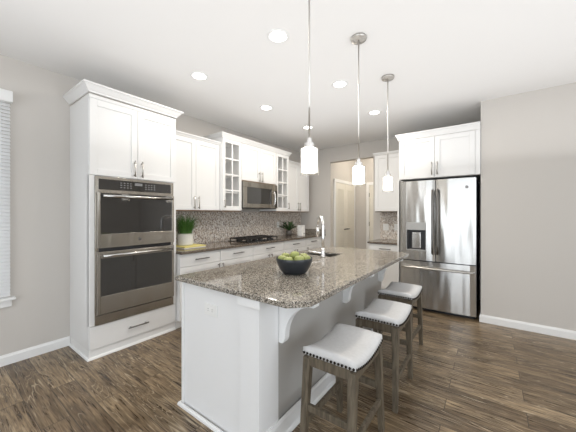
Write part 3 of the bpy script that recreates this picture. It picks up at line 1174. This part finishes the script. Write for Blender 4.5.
sk = thing('sink', 'undermount stainless sink set into the island top', 'sink', ((sx0 + sx1) / 2, (sy0 + sy1) / 2, .66))
bm = BM()
a, b, c, d = sx0 + .004, sx1 - .004, sy0 + .004, sy1 - .004
box(bm, a, a + .004, c, d, .67, .897)
box(bm, b - .004, b, c, d, .67, .897)
box(bm, a + .004, b - .004, c, c + .004, .67, .897)
box(bm, a + .004, b - .004, d - .004, d, .67, .897)
box(bm, a, b, c, d, .664, .67)
obj('basin', bm, NICK, sk, .002)
obj('drain', lathe(BM(), [(0, .6702), (.045, .6702), (.045, .673), (.03, .6715), (0, .6715)], (sx0 + sx1) / 2, (sy0 + sy1) / 2, 0, 20), CHROME, sk)

fx, fy = 2.104, 2.438
fa = thing('faucet', 'tall chrome gooseneck pull-down faucet on the island by the sink', 'faucet', (fx, fy, .9055))
dx, dy = -.72, .69
def fp(s, z_):
    return (fx + dx * s, fy + dy * s, z_)
obj('base', lathe(BM(), [(0, .9055), (.027, .9055), (.027, .913), (.021, .920), (.018, .96), (.0165, 1.00), (0, 1.00)], fx, fy, 0, 20), CHROME, fa, smooth=True)
arc = [fp(0, .99), fp(0, 1.10), fp(0, 1.20)] + [fp(.095 - .095 * math.cos(math.pi * k / 12), 1.215 + .095 * math.sin(math.pi * k / 12)) for k in range(13)] + [fp(.192, 1.19)]
obj('spout', tube(BM(), arc, .0165, 14), CHROME, fa, smooth=True)
obj('spray_head', tube(BM(), [fp(.192, 1.195), fp(.194, 1.165), fp(.196, 1.10)], [.0175, .020, .0215], 14), CHROME, fa, smooth=True)
obj('lever', tube(BM(), [(fx - .012, fy - .006, .945), (fx - .045, fy - .03, .950), (fx - .125, fy - .075, .962)], [.013, .011, .009], 8), CHROME, fa, smooth=True)

wall_plate('wall_outlet', 'white horizontal outlet plate on the island end panel', Face('-Y', iy0), 2.027, .728, .124, .075, True)

# bowl of apples
bxx, byy, bz = 2.300, 1.652, .9055
bo = obj('fruit_bowl', lathe(BM(), [(0, 0), (.074, 0), (.083, .004), (.103, .026), (.120, .056), (.131, .088), (.136, .112), (.134, .115), (.130, .112), (.125, .088), (.114, .058), (.097, .030), (.074, .012), (0, .010)], bxx, byy, bz, 40), BOWL, None, smooth=True, origin=(bxx, byy, bz))
tag(bo, 'charcoal ceramic bowl full of green apples on the island', 'bowl')
rnd = random.Random(4)
ra = .0362
ap0 = None
spots = [(0, 0, .050, 'green apple hidden at the bottom of the bowl')]
names7 = ['green apple at the far right of the bowl rim', 'green apple at the back right of the bowl rim', 'green apple at the back of the bowl rim',
          'green apple at the back left of the bowl rim', 'green apple at the left side of the bowl rim', 'green apple at the front of the bowl near its left rim',
          'green apple at the front of the bowl near its right rim']
for k in range(7):
    a = R(20 + 360 / 7 * k)
    spots.append((.0885 * math.cos(a), .0885 * math.sin(a), .100 + .006 * math.sin(k * 2.4), names7[k]))
spots.append((.004, .002, .126, 'green apple on top, in the centre of the pile'))
apd = [(0, -.78), (.25, -.90), (.5, -.84), (.78, -.58), (.96, -.18), (1.0, .10), (.94, .45), (.74, .76), (.45, .90), (.22, .86), (.08, .74), (0, .70)]
for i, (ax, ay, az, lab) in enumerate(spots):
    loc = (bxx + ax, byy + ay, bz + az - ra * .9)
    if ap0 is None:
        ap0 = thing('apple', lab, 'apple', loc, 'green apples in the bowl')
        obj('flesh', lathe(BM(), [(r * ra, (z_ + .9) * ra) for r, z_ in apd], loc[0], loc[1], loc[2], 18), APPLE, ap0, smooth=True)
        obj('stem', tube(BM(), [(loc[0], loc[1], loc[2] + 1.62 * ra), (loc[0] + .002, loc[1], loc[2] + 2.05 * ra)], .0012, 5), STEM, ap0)
    else:
        dup(ap0, loc, rnd.uniform(0, 6), lab)

# ------------------------------------------------------------------ things on the left counter
tw = thing('kitchen_towel', 'folded yellow and white towel on the counter under the plant', 'towel', (.27, 2.13, .9055))
obj('lower_fold', bx(.08, .44, 1.95, 2.27, .9055, .916), TOWELW, tw, .004)
obj('upper_fold', bx(.085, .43, 1.96, 2.28, .9165, .932), TOWEL, tw, .006)
px, py, pz = .225, 2.105, .9325
pl = thing('potted_grass', 'ribbed white pot of bushy green grass beside the oven tower', 'plant', (px, py, pz))
prof = [(0, 0), (.088, 0), (.095, .006)]
for k in range(9):
    prof += [(.0995, .012 + k * .0145), (.097, .019 + k * .0145)]
prof += [(.103, .144), (.106, .152), (.099, .152), (.095, .138), (0, .134)]
obj('pot', lathe(BM(), prof, px, py, pz, 28), POT, pl)
bm = BM()
rnd = random.Random(7)
for i in range(560):
    a = rnd.uniform(0, 2 * math.pi)
    r0 = .085 * math.sqrt(rnd.random())
    ln = rnd.uniform(.16, .38)
    lean = rnd.uniform(.0, .25)
    ca, sa = math.cos(a), math.sin(a)
    wd = rnd.uniform(.0025, .005)
    base = Vector((px + r0 * ca, py + r0 * sa, pz + .128))
    prev = None
    for k in range(5):
        q = k / 4
        c_ = base + Vector((ca, sa, 0)) * lean * q * q + Vector((0, 0, ln * (q - .22 * q * q)))
        c_.z = min(c_.z, 1.374)
        c_.x = max(c_.x, .02)
        c_.y = max(c_.y, 1.80)
        wv = Vector((-sa, ca, 0)) * wd * (1 - q * .95)
        v0, v1 = bm.verts.new(c_ - wv), bm.verts.new(c_ + wv)
        if prev:
            bm.faces.new((prev[0], prev[1], v1, v0))
        prev = (v0, v1)
obj('foliage', bm, LEAF, pl)

qx, qy, qz = .17, 4.50, .9055
p2 = thing('potted_plant', 'small dark pot with arching dark green leaves near the white canisters', 'plant', (qx, qy, qz))
obj('pot', lathe(BM(), [(0, 0), (.05, 0), (.060, .03), (.062, .09), (.055, .10), (.05, .095), (0, .09)], qx, qy, qz, 20), POTG, p2, smooth=True)
bm = BM()
rnd = random.Random(11)
for i in range(30):
    a = 2 * math.pi * i / 30 + rnd.uniform(-.2, .2)
    ln = rnd.uniform(.16, .30)
    up = rnd.uniform(.10, .26)
    ca, sa = math.cos(a), math.sin(a)
    prev = None
    for k in range(7):
        q = k / 6
        c_ = Vector((qx + ca * ln * q, qy + sa * ln * q, qz + .09 + up * (q * 1.5 - .7 * q * q)))
        c_.x = min(max(c_.x, .02), .255)
        wv = Vector((-sa * .5, ca, .3)) * .020 * math.sin(math.pi * min(1, .12 + q * .88))
        v0, v1 = bm.verts.new(c_ - wv), bm.verts.new(c_ + wv)
        if prev:
            bm.faces.new((prev[0], prev[1], v1, v0))
        prev = (v0, v1)
obj('foliage', bm, LEAFD, p2)

for lab, cx, cy, s, h in (('taller white ceramic canister behind the shorter one on the counter', .36, 4.66, .058, .205),
                          ('shorter white ceramic canister with dark handle at the counter end', .46, 4.53, .052, .135)):
    cn = thing('canister', lab, 'canister', (cx, cy, .9055), 'white canisters on the left counter')
    obj('body', bx(cx - s, cx + s, cy - s, cy + s, .9055, .9055 + h - .02), CERAM, cn, .008)
    obj('lid', bx(cx - s, cx + s, cy - s, cy + s, .9055 + h - .019, .9055 + h), CERAM, cn, .006)
    bm = BM()
    tube(bm, [(cx + s - .002, cy - .012, .955), (cx + s + .012, cy - .012, .962), (cx + s + .012, cy + .012, .962), (cx + s - .002, cy + .012, .955)], .005, 6)
    obj('clasp', bm, DNICK, cn)

# ------------------------------------------------------------------ bar stools
L2, W2 = .206, .152        # half length (y) and half width (x) of the seat


def saddle(y):
    return .590 + .032 * (y / L2) ** 2


def make_stool():
    t = thing('bar_stool', 'grey wood saddle stool with pale linen seat nearest the camera', 'stool', (0, 0, 0), 'saddle stools at the island')
    # cushion
    bm = BM()
    nx, ny = 10, 20
    top = {}
    for i in range(nx + 1):
        for j in range(ny + 1):
            u, v = i / nx * 2 - 1, j / ny * 2 - 1
            x, y = W2 * u, L2 * v
            e = max(abs(u) ** 8, abs(v) ** 12)
            top[i, j] = bm.verts.new((x, y, saddle(y) + .007 * (1 - u * u) - .015 * e))
    for i in range(nx):
        for j in range(ny):
            bm.faces.new((top[i, j], top[i + 1, j], top[i + 1, j + 1], top[i, j + 1]))
    rim = [(i, 0) for i in range(nx)] + [(nx, j) for j in range(ny)] + [(i, ny) for i in range(nx, 0, -1)] + [(0, j) for j in range(ny, 0, -1)]
    low = []
    for k in rim:
        p = top[k].co
        low.append(bm.verts.new((p.x * 1.012, p.y * 1.008, saddle(p.y) - .052)))
    n = len(rim)
    for k in range(n):
        bm.faces.new((top[rim[k]], low[k], low[(k + 1) % n], top[rim[(k + 1) % n]]))
    bm.faces.new(low)
    obj('seat_cushion', bm, LINEN, t, smooth=True)
    # nailheads along the lower edge of the upholstery
    bm = BM()
    def nail(x, y, nx_, ny_):
        z_ = saddle(y) - .044
        m = Matrix.Translation((x, y, z_)) @ Matrix.Diagonal((.0082, .0082, .0082, 1))
        bmesh.ops.create_icosphere(bm, subdivisions=1, radius=1, matrix=m)
    for k in range(15):
        x = -W2 + .008 + (2 * W2 - .016) * k / 14
        nail(x, -L2 * 1.010, 0, -1); nail(x, L2 * 1.010, 0, 1)
    for k in range(19):
        y = -L2 + .010 + (2 * L2 - .020) * k / 18
        nail(-W2 * 1.014, y, -1, 0); nail(W2 * 1.014, y, 1, 0)
    obj('nailhead_trim', bm, NAIL, t)
    # apron: long rails follow the saddle
    bm = BM()
    for s in (-1, 1):
        poly = [(y, saddle(y) - .053) for y in [(-L2 + .03) + (2 * L2 - .06) * k / 12 for k in range(13)]]
        poly += [(L2 - .03, .505), (-L2 + .03, .505)]
        a, b = sorted((s * (W2 - .006), s * (W2 - .028)))
        prism(bm, poly, lambda u, v, t_: (t_, u, v), a, b)
        a, b = sorted((s * (L2 - .004), s * (L2 - .026)))
        box(bm, -W2 + .03, W2 - .03, a, b, .510, saddle(L2) - .056)
    obj('apron', bm, STOOLW, t, .002)
    zt = saddle(L2) - .058
    for sx in (-1, 1):
        for sy in (-1, 1):
            bm = BM()
            tx, ty, h = sx * (W2 - .021), sy * (L2 - .022), .022
            fx_, fy_, g = sx * (W2 - .012), sy * (L2 + .027), .0165
            zz = zt if True else 0
            hexa(bm, [(fx_ - g, fy_ - g, 0), (fx_ + g, fy_ - g, 0), (fx_ + g, fy_ + g, 0), (fx_ - g, fy_ + g, 0)],
                 [(tx - h, ty - h, zz - .012), (tx + h, ty - h, zz - .012), (tx + h, ty + h, zz - .002), (tx - h, ty + h, zz - .002)])
            obj('leg', bm, STOOLW, t, .003)
    def at(q, z_):
        k = 1 - z_ / zt
        return (W2 - .021) + .009 * k, (L2 - .022) + .049 * k
    for s in (-1, 1):
        x, y = at(0, .29)
        obj('stretcher', bx(-x, x, s * y - .010, s * y + .010, .272, .308), STOOLW, t, .002)
        x, y = at(0, .20)
        obj('stretcher', bx(s * x - .010, s * x + .010, -y, y, .182, .218), STOOLW, t, .002)
    return t


st = make_stool()
st.location = (2.782, 1.474, 0)
dup(st, (2.804, 2.155, 0), R(0.5), 'grey wood saddle stool with pale linen seat, middle of three')
dup(st, (2.750, 2.845, 0), R(-1), 'grey wood saddle stool with pale linen seat nearest the refrigerator')

# ------------------------------------------------------------------ lights
pend0 = None
for i, (y, lab) in enumerate(((1.345, 'nickel pendant with white glass shade nearest the camera over the island'),
                              (2.085, 'nickel pendant with white glass shade in the middle over the island'),
                              (2.860, 'nickel pendant with white glass shade nearest the refrigerator over the island'))):
    x = 2.622
    if pend0 is None:
        pend0 = t = thing('pendant_light', lab, 'pendant light', (x, y, 1.56), 'pendants over the island')
        obj('ceiling_canopy', lathe(BM(), [(0, H - .0005), (.062, H - .0005), (.064, H - .010), (.058, H - .022), (.012, H - .026), (0, H - .026)], x, y, 0, 32), NICK, t, smooth=True)
        obj('stem', tube(BM(), [(x, y, 1.775), (x, y, H - .027)], .0055, 10), SATIN, t, smooth=True)
        obj('socket_cap', lathe(BM(), [(0, 1.778), (.014, 1.778), (.016, 1.752), (.030, 1.748), (.032, 1.722), (0, 1.722)], x, y, 0, 24), CHROME, t)
        obj('inner_shade', lathe(BM(), [(.030, 1.718), (.046, 1.714), (.046, 1.582), (.043, 1.582), (.043, 1.711), (.030, 1.7145)], x, y, 0, 32, True), SHADE, t, smooth=False)
        obj('outer_glass', lathe(BM(), [(.034, 1.7205), (.0535, 1.717), (.0535, 1.562), (.052, 1.562), (.052, 1.7155), (.034, 1.719)], x, y, 0, 32, True), GLASS, t)
        obj('bulb', lathe(BM(), [(0, 1.721), (.013, 1.721), (.014, 1.69), (.026, 1.66), (.028, 1.635), (.018, 1.612), (0, 1.605)], x, y, 0, 20), SHADE, t, smooth=True)
    else:
        dup(pend0, (x, y, 1.56), 0, lab)

dl0 = None
dls = [(2.118, 1.690, 'large round recessed downlight over the near end of the island'),
       (1.085, 1.702, 'round recessed downlight in front of the oven tower'),
       (2.160, 2.710, 'round recessed downlight above the island sink'),
       (1.090, 2.735, 'round recessed downlight in front of the left glass cabinet'),
       (2.180, 3.750, 'round recessed downlight in front of the refrigerator'),
       (1.090, 3.760, 'round recessed downlight behind the nearest pendant stem')]
for x, y, lab in dls:
    if dl0 is None:
        dl0 = t = thing('downlight', lab, 'ceiling light', (x, y, H), 'recessed ceiling downlights')
        obj('trim_ring', lathe(BM(), [(.066, H - .0005), (.088, H - .0005), (.088, H - .004), (.080, H - .008), (.066, H - .005)], x, y, 0, 36, True), TRIM, t, smooth=True)
        obj('lens', lathe(BM(), [(0, H - .0005), (.0655, H - .0005), (.0655, H - .003), (0, H - .004)], x, y, 0, 32), LENS, t)
    else:
        dup(dl0, (x, y, H), 0, lab)
    l = bpy.data.lights.new('downlight_beam', 'AREA')
    l.shape = 'DISK'
    l.size = .13
    l.energy = 4.5 if y < 2 else 8
    l.color = (1.0, .93, .83)
    o = bpy.data.objects.new('downlight_beam', l)
    C.objects.link(o)
    o.location = (x, y, H - .012)
# unseen lamp and point light, added to brighten the hall
hl = thing('added_hall_lamp', 'added round white lamp, unseen, brightening the hall beyond the doorway', 'ceiling light', (1.6, 5.9, H))
obj('lens', lathe(BM(), [(0, H - .0005), (.10, H - .0005), (.09, H - .04), (0, H - .05)], 1.6, 5.9, 0, 28), LENS, hl, smooth=True)
l = bpy.data.lights.new('hall_fill', 'POINT')
l.energy = 19
l.color = (1, .92, .80)
l.shadow_soft_size = .1
o = bpy.data.objects.new('hall_fill', l)
C.objects.link(o)
o.location = (1.6, 5.9, H - .12)
